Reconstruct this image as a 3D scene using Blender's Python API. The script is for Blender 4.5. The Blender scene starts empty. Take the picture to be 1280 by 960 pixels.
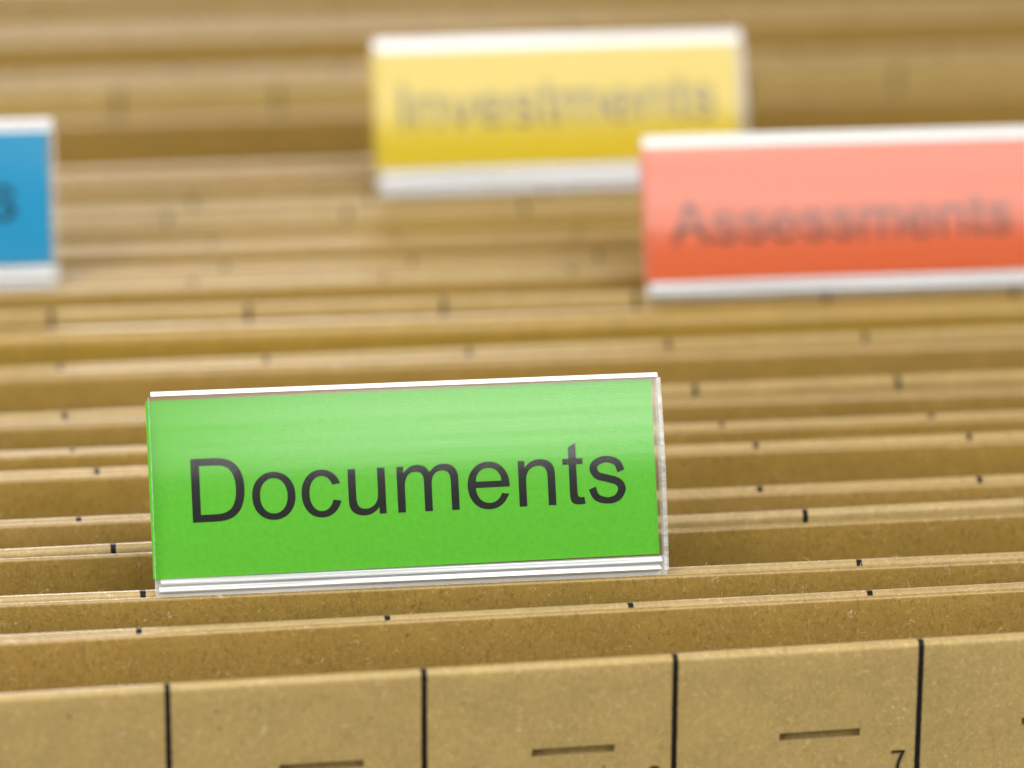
import bpy, bmesh, math, random
from mathutils import Vector, Matrix

random.seed(7)
MM = 0.001
TOP = 0.240            # height of the folded top edges above the drawer floor (m)
scene = bpy.context.scene
col = scene.collection

# ------------------------------------------------------------------ camera
CAM_H, PITCH, YAW, ROLL, F_PX = 159.65, 17.65, -8.774, 0.334, 4912.6
th, ps, ro = (math.radians(a) for a in (PITCH, YAW, ROLL))
fw = Vector((-math.sin(ps) * math.cos(th), math.cos(ps) * math.cos(th), -math.sin(th)))
rt = Vector((math.cos(ps), math.sin(ps), 0))
up = rt.cross(fw)
rc = math.cos(ro) * rt + math.sin(ro) * up
uc = -math.sin(ro) * rt + math.cos(ro) * up
cam_data = bpy.data.cameras.new('camera')
cam = bpy.data.objects.new('camera', cam_data)
col.objects.link(cam)
m3 = Matrix((rc, uc, -fw)).transposed()
cam.matrix_world = Matrix.Translation((0, 0, TOP + CAM_H * MM)) @ m3.to_4x4()
cam_data.sensor_width = 36
cam_data.lens = F_PX / 1280 * 36
cam_data.clip_start = 0.01
cam_data.clip_end = 50
cam_data.dof.use_dof = True
cam_data.dof.focus_distance = 0.4555
cam_data.dof.aperture_fstop = 14.5
cam_data.dof.aperture_blades = 0
scene.camera = cam

# ------------------------------------------------------------------ light
world = bpy.data.worlds.new('World')
scene.world = world
world.use_nodes = True
bg = world.node_tree.nodes['Background']
bg.inputs[0].default_value = (1.0, 0.97, 0.92, 1)
bg.inputs[1].default_value = 0.13

def area(name, loc, target, sx, sy, radiance, color):
    ld = bpy.data.lights.new(name, 'AREA')
    ld.shape = 'RECTANGLE'
    ld.size, ld.size_y = sx, sy
    ld.energy = radiance * math.pi * sx * sy
    ld.color = color
    o = bpy.data.objects.new(name, ld)
    col.objects.link(o)
    o.location = loc
    d = Vector(target) - Vector(loc)
    o.rotation_euler = d.to_track_quat('-Z', 'Y').to_euler()
    return o

T = (0.06, 0.44, TOP)
area('softbox_front', (0.61, -0.20, TOP + 0.62), (0.61, 0.42, TOP), 1.06, 0.66, 3.6, (1.0, 0.985, 0.96))
area('fill_front_left', (-0.60, -0.20, TOP + 0.38), T, 0.60, 0.56, 4.8, (1.0, 0.985, 0.96))  # added fill: brightens cards and faces without reflecting in the tabs
area('softbox_overhead', (-0.08, 0.33, TOP + 0.44), T, 0.40, 0.30, 5.0, (1.0, 0.985, 0.98))
area('softbox_back', (0.00, 1.70, TOP + 0.46), T, 0.60, 0.26, 19.0, (1.0, 0.95, 0.97))

scene.view_settings.view_transform = 'Standard'
scene.view_settings.look = 'None'
scene.view_settings.exposure = 0.20
scene.view_settings.gamma = 1.0
scene.view_settings.use_curve_mapping = False
scene.cycles.use_denoising = True
scene.cycles.adaptive_threshold = 0.02
scene.cycles.max_bounces = 10
scene.cycles.transparent_max_bounces = 24
scene.cycles.sample_clamp_indirect = 6.0
scene.cycles.caustics_refractive = False
scene.cycles.caustics_reflective = False

# ------------------------------------------------------------------ materials
def new_mat(name):
    m = bpy.data.materials.new(name)
    m.use_nodes = True
    nt = m.node_tree
    for n in list(nt.nodes):
        nt.nodes.remove(n)
    out = nt.nodes.new('ShaderNodeOutputMaterial')
    return m, nt, out

class NT:
    def __init__(s, nt): s.nt = nt
    def n(s, t, **kw):
        nd = s.nt.nodes.new(t)
        for k, v in kw.items(): setattr(nd, k, v)
        return nd
    def put(s, sock, v):
        if isinstance(v, bpy.types.NodeSocket): s.nt.links.new(v, sock)
        else: sock.default_value = v
    def math(s, op, a, b=0.0, c=0.0, clamp=False):
        nd = s.n('ShaderNodeMath', operation=op, use_clamp=clamp)
        for i, v in enumerate((a, b, c)): s.put(nd.inputs[i], v)
        return nd.outputs[0]
    def mix(s, fac, a, b, blend='MIX'):
        nd = s.n('ShaderNodeMix', data_type='RGBA', blend_type=blend)
        s.put(nd.inputs[0], fac)
        for i, v in ((6, a), (7, b)):
            s.put(nd.inputs[i], v if isinstance(v, bpy.types.NodeSocket) else tuple(v) + (1,))
        return nd.outputs[2]
    def noise(s, vec, scale, detail=2, rough=0.5, dist=0.0, w=None):
        nd = s.n('ShaderNodeTexNoise')
        if w is not None:
            nd.noise_dimensions = '4D'; s.put(nd.inputs['W'], w)
        s.put(nd.inputs['Vector'], vec)
        nd.inputs['Scale'].default_value = scale
        nd.inputs['Detail'].default_value = detail
        nd.inputs['Roughness'].default_value = rough
        nd.inputs['Distortion'].default_value = dist
        return nd.outputs[0]
    def ramp(s, v, lo, hi):
        nd = s.n('ShaderNodeMapRange', interpolation_type='SMOOTHSTEP')
        s.put(nd.inputs[0], v)
        nd.inputs[1].default_value, nd.inputs[2].default_value = lo, hi
        return nd.outputs[0]
    def scale(s, vec, sc):
        nd = s.n('ShaderNodeMapping')
        s.put(nd.inputs[0], vec)
        nd.inputs[3].default_value = sc
        return nd.outputs[0]

def kraft(name, base, ticks, fleck_amt, rough=0.36, spec=0.42):
    m, nt, out = new_mat(name)
    k = NT(nt)
    tc = k.n('ShaderNodeTexCoord').outputs['Object']
    rnd = k.n('ShaderNodeObjectInfo').outputs['Random']
    seed = k.math('MULTIPLY', rnd, 37.0)
    # cloudy paper formation, fine grain
    cloud = k.noise(tc, 200, 3, 0.5, 0.3, seed)
    grain = k.noise(tc, 2600, 3, 0.65, 0.0, seed)
    grain2 = k.noise(k.scale(tc, (1.0, 1.0, 0.55)), 2000, 3, 0.65, 0.5, seed)
    c = k.mix(k.ramp(cloud, 0.30, 0.72), [v * 0.93 for v in base], [min(1, v * 1.07) for v in base])
    c = k.mix(k.math('MULTIPLY', k.ramp(grain, 0.42, 0.74), 0.75), c, [min(1, v * 1.30) for v in base], 'MIX')
    c = k.mix(k.math('MULTIPLY', k.ramp(grain2, 0.50, 0.30), fleck_amt), c, [base[0] * 0.56, base[1] * 0.47, base[2] * 0.36])
    # short curled fibres: thin level lines of a distorted noise, broken up by a second noise
    def fibres(sc, w, lo, hi, off):
        v = k.noise(tc, sc, 1, 0.4, 1.6, k.math('ADD', seed, off))
        line = k.ramp(k.math('ABSOLUTE', k.math('SUBTRACT', v, 0.5)), w, 0.0)
        mask = k.ramp(k.noise(tc, sc * 1.25, 1, 0.5, 0.0, k.math('ADD', seed, off + 5.3)), lo, hi)
        return k.math('MULTIPLY', line, mask)
    f1 = fibres(800, 0.034, 0.53, 0.58, 1.1)
    f2 = fibres(880, 0.030, 0.55, 0.60, 9.7)
    f3 = fibres(560, 0.020, 0.59, 0.64, 21.4)
    c = k.mix(k.math('MULTIPLY', f1, 0.60), c, [min(1, base[0] * 1.6), min(1, base[1] * 1.65), min(1, base[2] * 2.0)])
    c = k.mix(k.math('MULTIPLY', f2, 0.55), c, [base[0] * 0.62, base[1] * 0.45, base[2] * 0.30])
    c = k.mix(k.math('MULTIPLY', f3, 0.50), c, [0.62, 0.52, 0.34])
    hs = k.n('ShaderNodeHueSaturation')
    k.put(hs.inputs['Hue'], k.math('MULTIPLY_ADD', k.math('FRACT', k.math('MULTIPLY', rnd, 7.31)), 0.004, 0.498))
    k.put(hs.inputs['Saturation'], k.math('MULTIPLY_ADD', k.math('FRACT', k.math('MULTIPLY', rnd, 3.17)), 0.08, 0.95))
    k.put(hs.inputs['Value'], k.math('MULTIPLY_ADD', rnd, 0.14, 0.93))
    k.put(hs.inputs['Color'], c)
    c = hs.outputs[0]
    # dark flecks of bark in the pulp
    vo = k.n('ShaderNodeTexVoronoi')
    k.put(vo.inputs['Vector'], tc); vo.inputs['Scale'].default_value = 420
    fleck = k.math('MULTIPLY', k.ramp(vo.outputs['Distance'], 0.13, 0.05),
                   k.ramp(k.noise(tc, 300, 1, 0.5, 0.0, k.math('ADD', seed, 3.0)), 0.60, 0.66))
    c = k.mix(k.math('MULTIPLY', fleck, 0.75), c, (0.08, 0.045, 0.02))
    if ticks:
        sx = k.n('ShaderNodeSeparateXYZ'); k.put(sx.inputs[0], tc)
        wob = k.math('MULTIPLY', k.math('SUBTRACT', k.noise(tc, 2400, 2, 0.6), 0.5), 0.00016)
        x = k.math('ADD', sx.outputs[0], wob)
        x = k.math('ADD', x, 0.028 * 20.5)
        t = k.math('ABSOLUTE', k.math('SUBTRACT', k.math('MODULO', x, 0.028), 0.014))
        ink = k.ramp(t, 0.00038, 0.00029)
        low = k.math('GREATER_THAN', sx.outputs[2], -0.030)
        ink = k.math('MULTIPLY', ink, low)
        worn = k.ramp(k.noise(tc, 3300, 2, 0.6, 0.0, seed), 0.22, 0.36)
        ink = k.math('MULTIPLY', ink, k.math('MULTIPLY_ADD', worn, 0.10, 0.90))
        c = k.mix(ink, c, (0.012, 0.010, 0.009))
        spec = k.math('MULTIPLY_ADD', ink, -0.34, 0.42)
    p = k.n('ShaderNodeBsdfPrincipled')
    k.put(p.inputs['Base Color'], c)
    p.inputs['Roughness'].default_value = rough
    p.inputs['Sheen Weight'].default_value = 0.40
    p.inputs['Sheen Roughness'].default_value = 0.35
    p.inputs['Sheen Tint'].default_value = (1.0, 0.95, 0.95, 1)
    k.put(p.inputs['Specular IOR Level'], spec)
    bump = k.n('ShaderNodeBump')
    bump.inputs['Strength'].default_value = 0.35
    bump.inputs['Distance'].default_value = 0.00006
    hgt = k.math('ADD', grain, k.math('ADD', k.math('MULTIPLY', f1, 0.6), k.math('MULTIPLY', cloud, 0.8)))
    k.put(bump.inputs['Height'], hgt)
    k.put(p.inputs['Normal'], bump.outputs[0])
    k.put(out.inputs[0], p.outputs[0])
    return m

KRAFT_FRONT = kraft('kraft_printed_side', (0.362, 0.252, 0.088), True, 0.30)
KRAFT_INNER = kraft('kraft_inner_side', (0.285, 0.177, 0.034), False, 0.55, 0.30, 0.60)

def card_mat(name, base):
    m, nt, out = new_mat(name)
    k = NT(nt)
    tc = k.n('ShaderNodeTexCoord').outputs['Object']
    g = k.noise(tc, 1500, 4, 0.65)
    g2 = k.noise(tc, 2600, 2, 0.6)
    c = k.mix(k.ramp(g, 0.3, 0.7), [v * 0.94 for v in base], [min(1, v * 1.06 + 0.003) for v in base])
    c = k.mix(k.math('MULTIPLY', k.ramp(g2, 0.55, 0.75), 0.25), c, [min(1, v * 1.2 + 0.02) for v in base])
    p = k.n('ShaderNodeBsdfPrincipled')
    k.put(p.inputs['Base Color'], c)
    p.inputs['Roughness'].default_value = 0.7
    p.inputs['Specular IOR Level'].default_value = 0.3
    k.put(out.inputs[0], p.outputs[0])
    return m

CARDS = {
    'green': card_mat('green_card', (0.088, 0.440, 0.012)),
    'yellow': card_mat('yellow_card', (0.620, 0.445, 0.001)),
    'red': card_mat('red_card', (0.640, 0.100, 0.020)),
    'blue': card_mat('blue_card', (0.0003, 0.260, 0.500)),
}

def ink_mat():
    m, nt, out = new_mat('toner_ink')
    k = NT(nt)
    tc = k.n('ShaderNodeTexCoord').outputs['Object']
    n = k.noise(tc, 3000, 3, 0.6)
    c = k.mix(k.ramp(n, 0.35, 0.7), (0.006, 0.007, 0.006), (0.016, 0.018, 0.016))
    p = k.n('ShaderNodeBsdfPrincipled')
    k.put(p.inputs['Base Color'], c)
    p.inputs['Roughness'].default_value = 0.7; p.inputs['Specular IOR Level'].default_value = 0.12
    k.put(out.inputs[0], p.outputs[0])
    return m
INK = ink_mat()

def clear_mat(name, tint, rough, bump_amt):
    m, nt, out = new_mat(name)
    k = NT(nt)
    tc = k.n('ShaderNodeTexCoord').outputs['Object']
    # drawn-out extrusion lines along the length of the profile
    lines = k.noise(k.scale(tc, (0.008, 1, 1)), 1100, 3, 0.7)
    bump = k.n('ShaderNodeBump')
    bump.inputs['Strength'].default_value = bump_amt
    bump.inputs['Distance'].default_value = 0.00002
    k.put(bump.inputs['Height'], lines)
    fr = k.n('ShaderNodeFresnel')
    # thin sheet: both faces of the plastic reflect like air to plastic
    k.put(fr.inputs[0], k.math('MULTIPLY_ADD', k.n('ShaderNodeNewGeometry').outputs['Backfacing'], 1 / 1.5 - 1.5, 1.5))
    k.put(fr.inputs[1], bump.outputs[0])
    gl = k.n('ShaderNodeBsdfGlossy'); gl.inputs['Roughness'].default_value = rough
    k.put(gl.inputs['Normal'], bump.outputs[0])
    tr = k.n('ShaderNodeBsdfTransparent'); tr.inputs[0].default_value = tint + (1,)
    mx = k.n('ShaderNodeMixShader')
    k.put(mx.inputs[0], k.math('MULTIPLY', fr.outputs[0], k.math('MULTIPLY_ADD', k.ramp(lines, 0.25, 0.75), 0.5, 0.75))); k.put(mx.inputs[1], tr.outputs[0]); k.put(mx.inputs[2], gl.outputs[0])
    k.put(out.inputs[0], mx.outputs[0])
    return m
CLEAR = clear_mat('clear_plastic', (0.985, 0.99, 0.985), 0.18, 0.25)

def rim_mat(name, opacity, spread=0.5):  # white base colour paints in the reflections and refraction of clear edges
    m, nt, out = new_mat(name)
    k = NT(nt)
    tc = k.n('ShaderNodeTexCoord').outputs['Object']
    lines = k.noise(k.scale(tc, (0.015, 1, 1)), 1800, 2, 0.6)
    p = k.n('ShaderNodeBsdfPrincipled')
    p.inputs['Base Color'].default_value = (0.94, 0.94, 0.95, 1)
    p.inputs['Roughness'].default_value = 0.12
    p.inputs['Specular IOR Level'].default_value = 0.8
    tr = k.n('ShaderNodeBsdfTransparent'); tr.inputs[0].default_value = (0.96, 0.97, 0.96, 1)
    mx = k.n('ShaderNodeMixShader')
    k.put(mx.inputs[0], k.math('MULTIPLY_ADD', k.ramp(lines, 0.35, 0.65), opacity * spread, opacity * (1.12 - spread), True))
    k.put(mx.inputs[1], tr.outputs[0]); k.put(mx.inputs[2], p.outputs[0])
    k.put(out.inputs[0], mx.outputs[0])
    return m
RIM = rim_mat('plastic_edge_painted_glint', 1.0, 0.15)
RIM_LOW = rim_mat('plastic_edge_painted_streaks', 0.95, 0.8)
RIM_MID = rim_mat('plastic_edge_painted_glint_mid', 0.62)
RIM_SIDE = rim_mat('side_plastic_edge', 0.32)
RIM_SOFT = rim_mat('plastic_edge_painted_haze', 0.30)

def hair_mat():
    m, nt, out = new_mat('paper_hair')
    k = NT(nt)
    tc = k.n('ShaderNodeTexCoord').outputs['Object']
    c = k.mix(k.ramp(k.noise(tc, 300, 1), 0.4, 0.6), (0.60, 0.50, 0.32), (0.75, 0.68, 0.52))
    p = k.n('ShaderNodeBsdfPrincipled')
    k.put(p.inputs['Base Color'], c); p.inputs['Roughness'].default_value = 0.6
    k.put(out.inputs[0], p.outputs[0])
    return m
HAIR = hair_mat()

def floor_mat():
    m, nt, out = new_mat('painted_drawer_steel')
    k = NT(nt)
    tc = k.n('ShaderNodeTexCoord').outputs['Object']
    n = k.noise(tc, 40, 4, 0.6)
    c = k.mix(k.ramp(n, 0.3, 0.7), (0.30, 0.30, 0.29), (0.36, 0.36, 0.35))
    p = k.n('ShaderNodeBsdfPrincipled')
    k.put(p.inputs['Base Color'], c); p.inputs['Roughness'].default_value = 0.5
    k.put(out.inputs[0], p.outputs[0])
    return m
STEEL = floor_mat()

# ------------------------------------------------------------------ helpers
def mesh_obj(name, verts, faces, mat, parent=None, smooth=False):
    me = bpy.data.meshes.new(name)
    me.from_pydata([tuple(c * MM for c in v) for v in verts], [], faces)
    bm = bmesh.new(); bm.from_mesh(me)
    bmesh.ops.recalc_face_normals(bm, faces=bm.faces)
    bm.to_mesh(me); bm.free()
    if smooth:
        for p in me.polygons: p.use_smooth = True
    me.materials.append(mat)
    o = bpy.data.objects.new(name, me)
    col.objects.link(o)
    if parent: o.parent = parent
    return o

def empty(name, loc, rotz=0.0):
    o = bpy.data.objects.new(name, None)
    o.empty_display_size = 0.01
    col.objects.link(o)
    o.location = loc
    o.rotation_euler = (0, 0, rotz)
    return o

def tag(o, label, cat, group=None):
    o['label'] = label; o['category'] = cat
    if group: o['group'] = group

D = 28.0          # spacing of the printed scale (mm)
HALF = 176.0      # half width of a folder
HT = TOP / MM - 1.5

def flap_mesh(r, t, back_len, slots, bow, seed):
    """A kraft sheet folded over its rail: path goes up the front, over the top, down the back."""
    rng = random.Random(seed)
    path = []
    zs = [-HT, -180, -120, -70, -35, -22, -14, -10.95, -9.95, -7, -4.5, -2.5]
    for z in zs: path.append((0.0, z, 1.0))
    n_arc = 10
    for i in range(n_arc + 1):
        a = math.pi * i / n_arc
        path.append((r - r * math.cos(a), -r + r * math.sin(a), 1.0))
    path += [(2 * r, -4.0, 1), (2 * r, -9.0, 1), (2 * r, -back_len, 1)]
    n = len(path)
    nor = []
    for i in range(n):
        a = path[max(0, i - 1)]; b = path[min(n - 1, i + 1)]
        dy, dz = b[0] - a[0], b[1] - a[1]
        L = math.hypot(dy, dz)
        nor.append((dz / L, -dy / L))       # toward the inside of the fold
    xs = set([-HALF, HALF])
    x = -HALF
    while x < HALF: xs.add(round(x, 3)); x += 11.0
    sl = []
    if slots:
        for k in range(-6, 6):
            a, b = k * D + 12.0, k * D + 21.3
            if a > -HALF + 2 and b < HALF - 2:
                sl.append((a, b)); xs.add(a); xs.add(b)
    xs = sorted(xs)
    px = [rng.uniform(0, 6.28) for _ in range(4)]
    def off(xx, z):
        w = 0.10 * math.sin(xx / 31 + px[0]) + 0.06 * math.sin(xx / 13 + px[1])
        d = min(1.0, max(0.0, -z - 2) / 60)
        return w + d * bow * (0.6 * math.sin(xx / 60 + px[2]) + 0.4)
    def lift(xx):
        return 0.07 * math.sin(xx / 47 + px[3])
    V, F = [], []
    nx = len(xs)
    for side in (0, 1):
        for i in range(n):
            y, z, _ = path[i]
            ny, nz = nor[i]
            for xx in xs:
                V.append((xx, y + ny * t * side + off(xx, z), z + nz * t * side + (lift(xx) if z > -60 else 0)))
    def vid(side, i, j): return side * n * nx + i * nx + j
    def gone(i, j):
        if i < 0 or j < 0 or i >= n - 1 or j >= nx - 1: return True
        z0, z1 = path[i][1], path[i + 1][1]
        if slots and path[i][0] == 0 and abs(z0 + 10.95) < 1e-6 and abs(z1 + 9.95) < 1e-6:
            xm = (xs[j] + xs[j + 1]) / 2
            return any(a < xm < b for a, b in sl)
        return False
    for i in range(n - 1):
        for j in range(nx - 1):
            if gone(i, j): continue
            F.append((vid(0, i, j), vid(0, i, j + 1), vid(0, i + 1, j + 1), vid(0, i + 1, j)))
            F.append((vid(1, i, j), vid(1, i + 1, j), vid(1, i + 1, j + 1), vid(1, i, j + 1)))
            if gone(i - 1, j): F.append((vid(0, i, j), vid(1, i, j), vid(1, i, j + 1), vid(0, i, j + 1)))
            if gone(i + 1, j): F.append((vid(0, i + 1, j), vid(0, i + 1, j + 1), vid(1, i + 1, j + 1), vid(1, i + 1, j)))
            if gone(i, j - 1): F.append((vid(0, i, j), vid(0, i + 1, j), vid(1, i + 1, j), vid(1, i, j)))
            if gone(i, j + 1): F.append((vid(0, i, j + 1), vid(1, i, j + 1), vid(1, i + 1, j + 1), vid(0, i + 1, j + 1)))
    return V, F

def loose_fibres(flap, r, count, seed):
    '''tiny paper hairs standing off the folded edge, too fine to count'''
    rng = random.Random(seed)
    V, F = [], []
    for _ in range(count):
        x = rng.uniform(-HALF + 60, HALF - 30)
        a = math.radians(rng.uniform(15, 130))
        p = Vector((x, r - r * math.cos(a), -r + r * math.sin(a)))
        d = Vector((rng.uniform(-1.6, 1.6), -math.cos(a), math.sin(a))).normalized()
        L = rng.choice((0.25, 0.35, 0.5, 0.5, 0.8, 1.3)) * rng.uniform(0.7, 1.2)
        bend = Vector((rng.uniform(-1, 1), rng.uniform(-0.6, 0.6), rng.uniform(-0.9, 0.2)))
        w = rng.uniform(0.014, 0.026)
        n = 5
        b0 = len(V)
        for s in range(n + 1):
            u = s / n
            c = p + d * (L * u) + bend * (0.45 * L * u * u)
            ww = w * (1 - 0.6 * u)
            for q in range(3):
                an = 2.094 * q
                V.append((c.x + ww * math.cos(an), c.y + ww * math.sin(an) * 0.7, c.z + ww * math.sin(an) * 0.7))
        for s in range(n):
            for q in range(3):
                q2 = (q + 1) % 3
                F.append((b0 + s * 3 + q, b0 + s * 3 + q2, b0 + s * 3 + 3 + q2, b0 + s * 3 + 3 + q))
    o = mesh_obj('loose_fibres', V, F, HAIR, flap)
    o['kind'] = 'stuff'
    return o

# ------------------------------------------------------------------ lettering outlines (units of 1/1000 em)
def cubic(p0, p1, p2, p3, n=8):
    return [tuple((1 - t) ** 3 * a + 3 * (1 - t) ** 2 * t * b + 3 * (1 - t) * t * t * c + t ** 3 * d
                  for a, b, c, d in zip(p0, p1, p2, p3)) for t in [i / n for i in range(1, n + 1)]]

def outline(*segs):
    pts = [segs[0]]
    for s in segs[1:]:
        if len(s) == 2: pts.append(s)
        else: pts += cubic(pts[-1], s[0:2], s[2:4], s[4:6])
    return pts

def arc(cx, cy, rx, ry, a0, a1, n=28, e=2.12):
    out = []
    for i in range(n + 1):
        a = math.radians(a0 + (a1 - a0) * i / n)
        c, s = math.cos(a), math.sin(a)
        out.append((cx + rx * math.copysign(abs(c) ** (2 / e), c), cy + ry * math.copysign(abs(s) ** (2 / e), s)))
    return out

def ribbon(pts, w, n=7):
    """stroke of width w (or per-point widths) along a Catmull-Rom spline"""
    ws = w if isinstance(w, (list, tuple)) else [w] * len(pts)
    P = [pts[0]] + list(pts) + [pts[-1]]
    W = [ws[0]] + list(ws) + [ws[-1]]
    c, cw = [], []
    for i in range(1, len(P) - 2):
        for k in range(n + (1 if i == len(P) - 3 else 0)):
            t = k / n
            q = []
            for a in (0, 1):
                p0, p1, p2, p3 = P[i - 1][a], P[i][a], P[i + 1][a], P[i + 2][a]
                q.append(0.5 * (2 * p1 + (p2 - p0) * t + (2 * p0 - 5 * p1 + 4 * p2 - p3) * t * t + (3 * p1 - p0 - 3 * p2 + p3) * t ** 3))
            c.append(q); cw.append(W[i] * (1 - t) + W[i + 1] * t)
    L, R = [], []
    for i in range(len(c)):
        a, b = c[max(0, i - 1)], c[min(len(c) - 1, i + 1)]
        dx, dy = b[0] - a[0], b[1] - a[1]
        l = math.hypot(dx, dy) or 1
        h = cw[i] / 2
        L.append((c[i][0] - dy / l * h, c[i][1] + dx / l * h)); R.append((c[i][0] + dy / l * h, c[i][1] - dx / l * h))
    return L + R[::-1]

U = outline((66, 519), (154, 519), (154, 208), (154, 150, 160, 125, 175, 100), (193, 74, 222, 64, 255, 64),
            (300, 64, 345, 85, 370, 120), (390, 148, 401, 190, 401, 240), (401, 519), (489, 519), (489, 0), (410, 0),
            (410, 76), (368, 18, 312, -12, 238, -12), (168, -12, 108, 18, 84, 68), (70, 98, 66, 140, 66, 195))
GLYPHS = {
    'D': (722, [outline((78, 0), (78, 716), (325, 716), (425, 716, 520, 702, 590, 628), (646, 566, 674, 478, 674, 362),
                        (674, 250, 648, 152, 592, 88), (535, 25, 450, 0, 337, 0)),
                outline((173, 84), (326, 84), (425, 84, 482, 102, 520, 148), (556, 192, 577, 265, 577, 363),
                        (577, 470, 548, 545, 500, 590), (460, 626, 405, 631, 324, 631), (173, 631))]),
    'o': (556, [arc(278, 259, 245, 271, 0, 352, 44), arc(278, 259, 155, 198, 0, 352, 44)]),
    'c': (500, [arc(264, 259, 229, 271, 22, 342, 44) + arc(264, 259, 138, 197, -21, -333, 40)]),
    'u': (556, [U]),
    'n': (556, [[(555 - x, 519 - y) for x, y in U]]),
    'm': (833, [outline((66, 0), (66, 519), (145, 519), (145, 446), (180, 500, 235, 531, 297, 531), (370, 531, 420, 500, 440, 443),
                        (480, 500, 535, 531, 600, 531), (705, 531, 768, 475, 768, 356), (768, 0), (680, 0), (680, 327),
                        (680, 410, 655, 454, 582, 454), (505, 454, 461, 400, 461, 302), (461, 0), (373, 0), (373, 337),
                        (373, 415, 345, 454, 280, 454), (200, 454, 154, 395, 154, 269), (154, 0))]),
    'e': (556, [[(518, 236), (131, 236)] + arc(284, 236, 153, 174, 180, 338, 24, 2.1) + [(512, 156)]
                + arc(278, 259, 241, 271, -26, -359, 44)[1:],
                [(134, 309), (424, 309)] + arc(280, 309, 145, 149, 8, 172, 22, 2.1)]),
    't': (278, [outline((258, 79), (270, 1), (240, -6, 215, -7, 203, -7), (150, -7, 120, 8, 107, 34), (96, 56, 94, 90, 94, 150),
                        (94, 451), (24, 451), (24, 519), (94, 519), (94, 647), (182, 700), (182, 519), (258, 519), (258, 451),
                        (182, 451), (182, 146), (182, 112, 185, 98, 192, 90), (199, 80, 212, 76, 228, 76))]),
    's': (500, [ribbon([(416, 352), (372, 452), (250, 495), (135, 460), (98, 388), (145, 312), (255, 276), (375, 232), (418, 150),
                        (365, 55), (252, 24), (125, 65), (76, 172)], [88, 82, 74, 82, 90, 88, 86, 88, 90, 82, 74, 82, 88])]),
    'v': (500, [outline((210, 0), (13, 519), (106, 519), (217, 208), (251, 106), (286, 208), (400, 519), (491, 519), (294, 0))]),
    'I': (278, [outline((93, 0), (93, 716), (188, 716), (188, 0))]),
    'A': (667, [outline((-1, 0), (273, 716), (375, 716), (668, 0), (560, 0), (477, 217), (177, 217), (99, 0)),
                [(205, 294), (448, 294), (373, 492), (322, 641), (283, 509)]]),
    '7': (520, [[(60, 700), (60, 620), (392, 620), (330, 520), (262, 340), (226, 160), (205, 0), (300, 0), (326, 170), (368, 350), (438, 520), (500, 640), (500, 700)]]),
    '6': (520, [ribbon([(440, 560), (390, 640), (285, 672), (165, 620), (98, 480), (82, 330), (100, 160), (180, 55), (285, 30),
                        (400, 80), (452, 210), (405, 340), (300, 395), (190, 350), (150, 290)], 84)]),
}

def glyph_mesh(ch):
    cu = bpy.data.curves.new('glyph', 'CURVE')
    cu.dimensions = '2D'; cu.fill_mode = 'BOTH'
    for pts in GLYPHS[ch][1]:
        sp = cu.splines.new('POLY')
        sp.points.add(len(pts) - 1)
        for p, q in zip(sp.points, pts): p.co = (q[0] / 1000, q[1] / 1000, 0, 1)
        sp.use_cyclic_u = True
    o = bpy.data.objects.new('glyph', cu)
    col.objects.link(o)
    dg = bpy.context.evaluated_depsgraph_get()
    me = bpy.data.meshes.new_from_object(o.evaluated_get(dg))
    bpy.data.objects.remove(o); bpy.data.curves.remove(cu)
    me.materials.clear(); me.materials.append(INK)
    return me
GM = {}
def letter(ch, parent, em, x, y, z, rot, name='letter'):
    if ch not in GM: GM[ch] = glyph_mesh(ch)
    o = bpy.data.objects.new(name, GM[ch])
    col.objects.link(o)
    o.parent = parent
    o.scale = (em * MM,) * 3
    o.location = (x * MM, y * MM, z * MM)
    o.rotation_euler = rot
    return o

# ------------------------------------------------------------------ the drawer floor
fl = mesh_obj('drawer_floor', [(-260, 330, 0), (460, 330, 0), (460, 860, 0), (-260, 860, 0),
                               (-260, 330, -3), (460, 330, -3), (460, 860, -3), (-260, 860, -3)],
              [(0, 1, 2, 3), (4, 7, 6, 5), (0, 4, 5, 1), (1, 5, 6, 2), (2, 6, 7, 3), (3, 7, 4, 0)], STEEL)
fl['kind'] = 'structure'

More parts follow.
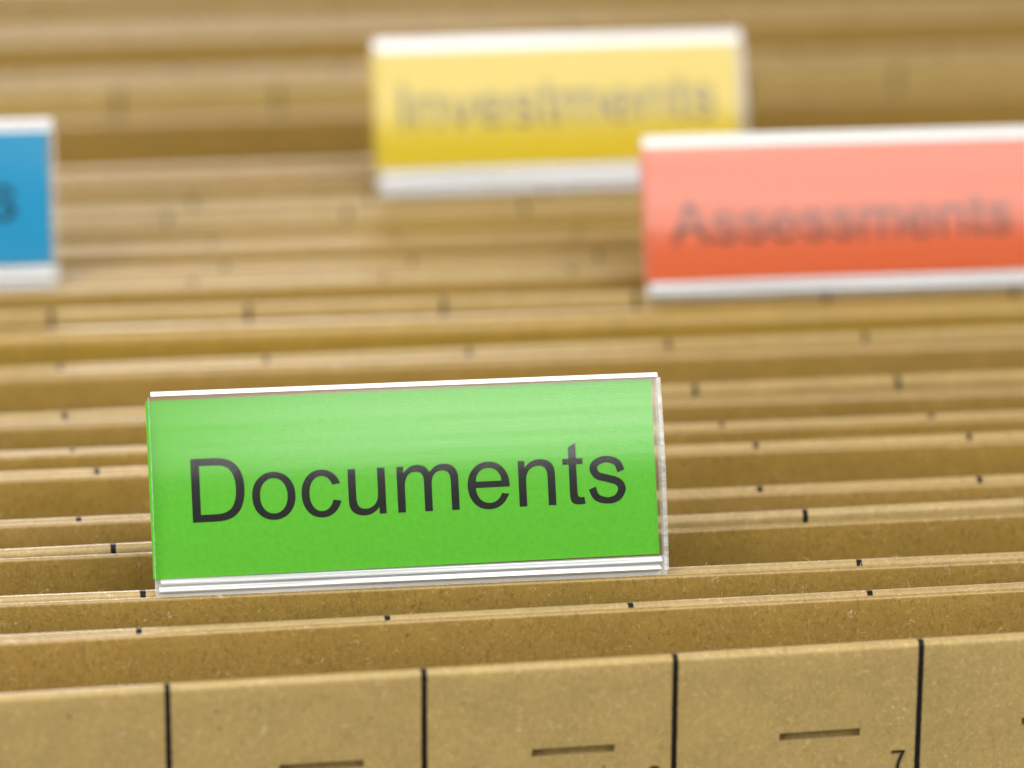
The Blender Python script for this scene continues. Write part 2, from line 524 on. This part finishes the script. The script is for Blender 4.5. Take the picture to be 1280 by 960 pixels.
# ------------------------------------------------------------------ hanging folders
# front flap: y, tick phase x, yaw (deg), dz ; back flap: y, yaw, dz, fold radius   (mm)
ROWS = [
    (395.1, 23.5, 1.3, 0, 410.7, 0.5, -0.22, 0.45),
    (411.7, 21.5, 0.5, 0, 421.6, -0.6, -0.22, 0.45),
    (423.1, 22.7, -0.6, 0, 437.0, -0.5, -0.22, 0.45),
    (439.9, 20.2, 0.4, 0, 448.6, -0.4, -0.22, 0.45),
    (449.6, 16.6, 0, 0, 464.6, -1.0, 0.1, 0.6),
    (467.2, 19.7, -0.7, 0, 473.9, -0.6, 0.1, 0.6),
    (475.3, 17, -0.3, 0, 485.7, -0.8, 0.2, 1.1),
    (491.1, 16.7, 0.4, 0, 507.2, -1.0, 0.3, 1.3),
    (511.9, 17, 0.1, 0, 524.5, -1.4, 0.7, 2.0),
    (537.2, 16.8, -1.4, 0, 547.5, -1.2, 0, 0.9),
    (550.6, 9.9, -0.8, 0, 555.2, -0.9, -0.15, 0.9),
    (558.6, 15.2, -0.7, 0, 568.3, -0.6, 0, 1.1),
    (571.5, 14.2, -0.5, 0, 580.8, -0.4, -0.1, 1.0),
    (588.6, 8.7, -0.3, -0.1, 591.5, -0.2, -0.3, 0.8),
    (597.6, 13.3, 0.3, 0, 608.0, 0, 0, 0.9),
    (610.6, 20.0, 0.2, -0.3, 616.5, 0.2, 0, 1.0),
    (619.5, 11.0, 0.2, -0.5, 651, 0.3, -0.3, 0.8),
    (673.5, 5.9, 0, 0, 680.5, 0, 0, 1.2),
    (686.5, 18, 0.3, -0.1, 713.0, 0.2, 0, 1.0),
    (718.5, 9, 0.2, 0, 725.0, 0.2, 0, 1.0),
    (731.0, 22, 0, 0, 752.0, 0.1, 0, 1.0),
    (757.0, 12, 0.3, 0, 764.0, 0.2, 0, 1.0),
    (770.0, 16, -0.2, 0, 786.0, 0, 0, 1.0),
]
LABELS = {
    1: 'kraft hanging folder with printed scale, slots and the numeral 7 on its face',
    2: 'kraft hanging folder between the one numbered 7 and the one holding the green tab',
    3: 'kraft hanging folder that carries the green Documents tab',
    4: 'untabbed kraft hanging folder directly behind the one with the green tab',
    5: 'untabbed kraft hanging folder, second one behind the folder with the green tab',
    6: 'untabbed kraft hanging folder, third one behind the folder with the green tab',
    7: 'untabbed kraft hanging folder, third one in front of the folder with the red tab',
    8: 'untabbed kraft hanging folder, second one in front of the folder with the red tab',
    9: 'untabbed kraft hanging folder directly in front of the one with the red tab',
    10: 'kraft hanging folder that carries the coral red Assessments tab',
    11: 'kraft hanging folder that carries the blue tab',
    12: 'untabbed kraft hanging folder directly behind the one with the blue tab',
    13: 'untabbed kraft hanging folder midway between the blue tab and the yellow tab',
    14: 'untabbed kraft hanging folder directly in front of the one with the yellow tab',
    15: 'kraft hanging folder that carries the yellow Investments tab',
    16: 'untabbed kraft hanging folder directly behind the one with the yellow tab',
    17: 'wide open untabbed kraft hanging folder, second one behind the yellow tab',
}
for i, (fy, fx, fyaw, fdz, ky, kyaw, kdz, kr) in enumerate(ROWS, 1):
    root = empty('hanging_folder', (0.10, fy * MM, 0.0))
    tag(root, LABELS.get(i, 'untabbed blurred kraft hanging folder far behind the yellow tab'), 'folder', 'kraft hanging folders in the drawer')
    V, F = flap_mesh(0.8, 0.35, 16 + (i % 3), True, 0.5, 100 + i)
    fo = mesh_obj('front_flap', V, F, KRAFT_FRONT, root, True)
    fo.data.set_sharp_from_angle(angle=math.radians(40))
    ox = fx + 3 * D
    fo.location = ((ox - 100) * MM, (ox - 50) * MM * math.tan(math.radians(fyaw)), TOP + fdz * MM)
    fo.rotation_euler = (0, 0, math.radians(fyaw))
    V, F = flap_mesh(kr, 0.35, 15 + (i % 4), False, 0.5, 300 + i)
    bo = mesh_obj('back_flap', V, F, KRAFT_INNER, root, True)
    bo.data.set_sharp_from_angle(angle=math.radians(40))
    bo.location = (random.uniform(-1.5, 1.5) * MM, (ky - fy + 50 * math.tan(math.radians(kyaw))) * MM, TOP + kdz * MM)
    bo.rotation_euler = (0, 0, math.radians(kyaw))
    if i <= 5:
        loose_fibres(fo, 0.8, 46, 500 + i)
        loose_fibres(bo, kr, 34, 600 + i)
    # the fold that joins the two flaps at the bottom of the pocket
    d = ky - fy
    b = [(-HALF, 0.2, 0.2), (HALF, 0.2, 0.2), (HALF, d, 0.2), (-HALF, d, 0.2), (-HALF, 0.2, 3.0), (HALF, 0.2, 3.0), (HALF, d, 3.0), (-HALF, d, 3.0)]
    mesh_obj('bottom_fold', b, [(3, 2, 1, 0), (4, 5, 6, 7), (0, 1, 5, 4), (1, 2, 6, 5), (2, 3, 7, 6), (3, 0, 4, 7)], KRAFT_INNER, root)
    if i == 1:
        for kx, ch in ((-1, '6'), (0, '7')):
            letter(ch, fo, 3.6, kx * D - 3.3, -0.16, -15.4, (math.radians(90), 0, 0), 'numeral')

# ------------------------------------------------------------------ label tabs
W, HV = 59.5, 23.2
def extrude(profile, x0, x1, nseg=1):
    n = len(profile)
    V, F = [], []
    for s in range(nseg + 1):
        x = x0 + (x1 - x0) * s / nseg
        for (v, nn) in profile: V.append((x, -nn, v))
    for s in range(nseg):
        for i in range(n):
            j = (i + 1) % n
            F.append((s * n + i, s * n + j, (s + 1) * n + j, (s + 1) * n + i))
    F.append(tuple(range(n))); F.append(tuple(nseg * n + i for i in range(n))[::-1])
    return V, F

def tab(color, word, em, x_left, y, z, yaw, lean, phase, label, card_dx=-0.55, card_rot=0.30, card_gap=0.85, card_low=1.95, bead_low=-1.4, tongue_low=-0.8, text_dx=0.0, text_v=8.6):
    root = empty('label_tab', (0, 0, 0))
    tag(root, label, 'label tab', 'plastic label tabs on the folders')
    root.location = ((x_left + W / 2) * MM, y * MM, TOP + z * MM)
    root.rotation_euler = (math.radians(-lean), 0, math.radians(yaw))
    h = W / 2
    tl = math.tan(math.radians(lean))
    # convex front lens
    prof = []
    for s in range(25):
        u = s / 24
        v = 1.9 + (HV - 2.4) * u
        prof.append((v, 1.25 + 0.9 * (1 - abs(2 * u - 1) ** 2.0)))
    prof += [(v, nn - 0.45) for v, nn in prof[::-1]]
    V, F = extrude(prof, -h, h)
    lens = mesh_obj('lens', V, F, CLEAR, root)
    for p in lens.data.polygons: p.use_smooth = True
    lens.data.set_sharp_from_angle(angle=math.radians(25))
    # flat back plate and tongue that drops behind the folder in front
    V, F = extrude([(1.9, -0.05), (1.9, 0.40), (HV - 0.5, 0.40), (HV - 0.5, -0.05)], -h, h)
    mesh_obj('back_plate', V, F, CLEAR, root)
    # rounded top rim
    prof = [(HV - 0.5, -0.05), (HV - 0.5, 1.25)]
    for s in range(9):
        a = math.pi * s / 8
        prof.append((HV - 0.45 + 0.50 * math.sin(a), 0.60 + 0.66 * math.cos(a)))
    V, F = extrude(prof, -h + 0.3, h - 0.3)
    mesh_obj('top_rim', V, F, RIM, root)
    if card_gap > 1.2:      # added white strip, paints the bright edge reflection above a low card
        V, F = extrude([(HV - card_gap + 0.12, 0.43), (HV - card_gap + 0.12, 0.74), (HV - 0.52, 0.74), (HV - 0.52, 0.43)], -h + 0.3, h - 0.3)
        mesh_obj('painted_glint_strip', V, F, RIM, root)
    # ridged bottom rim: three mouldings, white reflections put into their colour
    def bead(v0, v1, n0, n1):
        pr = [(v0, 0.0)]
        pr += [(v0, n0), (v0 + 0.06, n0 + 0.7 * (n1 - n0)), (v0 + 0.16, n1), (v0 + 0.28, n1 - 0.02)]
        pr += [(v1 - 0.10, n0 + 0.16 * (n1 - n0)), (v1, n0 - 0.05)]
        return pr + [(v1, 0.0)]
    V, F = extrude(bead(0.2, 0.85, 0.7, 1.4), -h + 0.4, h - 0.9)
    mesh_obj('bottom_rim', V, F, RIM_LOW, root)
    V, F = extrude(bead(bead_low, 0.02, 0.12, 0.42), -h + 0.5, h - 0.8)
    V = [(x, y + (-v * tl if v < -0.2 else 0), v) for x, y, v in V]
    mesh_obj('bottom_rim', V, F, RIM_MID, root)
    V, F = extrude(bead(1.12, card_low - 0.2, 0.7, 1.2), -h + 0.6, h - 0.7)
    mesh_obj('bottom_rim', V, F, RIM_LOW, root)
    V, F = extrude([(tongue_low, 0.15), (tongue_low, 0.40), (1.9, 0.40), (1.9, 0.15)], -h, h)
    mesh_obj('tongue', V, F, RIM_SOFT, root)
    # cut ends of the profile, edge brightness put into their pale colour
    for x0, x1 in ((-h - 0.04, -h + 0.04), (h - 0.46, h + 0.04)):
        V, F = extrude([(0.2, -0.02), (0.2, 1.2), (6, 1.8), (12, 2.1), (18, 1.8), (HV - 0.6, 1.2), (HV - 0.6, -0.02)], x0, x1)
        mesh_obj('cut_end', V, F, RIM_SIDE, root)
    # paper card
    cw, ch0, ch1 = 58.8, card_low, HV - card_gap
    V, F = extrude([(ch0, 0.48), (ch0, 0.70), (ch1, 0.70), (ch1, 0.48)], -cw / 2, cw / 2)
    card = mesh_obj('card', V, F, CARDS[color], root)
    card.location = (card_dx * MM, 0, 0)
    card.rotation_euler = (0, math.radians(-card_rot), 0)
    adv = sum(GLYPHS[c][0] for c in word) * em / 1000
    x = -adv / 2 + text_dx
    for c in word:
        letter(c, card, em, x, -0.72, text_v, (math.radians(90), 0, 0))
        x += GLYPHS[c][0] * em / 1000
    return root

tab('green', 'Documents', 10.2, 24.1, 422.55, -0.05, -0.3, 19.5, 22.7, 'clear plastic tab with green card reading Documents, in sharp focus', text_dx=0.4, text_v=8.2)
tab('red', 'Assessments', 8.5, 102.3, 534.7, -0.35, -1.2, 21.3, 16.8, 'clear plastic tab with coral red card reading Assessments', text_v=7.5, card_gap=1.6, card_low=2.2, bead_low=-0.15, tongue_low=-0.2)
tab('yellow', 'Investments', 9.6, 70.5, 597.0, 1.0, 0.2, 19.7, 13.3, 'clear plastic tab with yellow card reading Investments', text_v=9.2, card_gap=1.9, card_low=2.7)
tab('blue', 's', 9.6, -41.0, 551.0, 1.2, -0.8, 14, 9.9, 'clear plastic tab with blue card ending in the letter s', text_dx=22.5, text_v=8.6, card_gap=1.9, card_low=2.2)
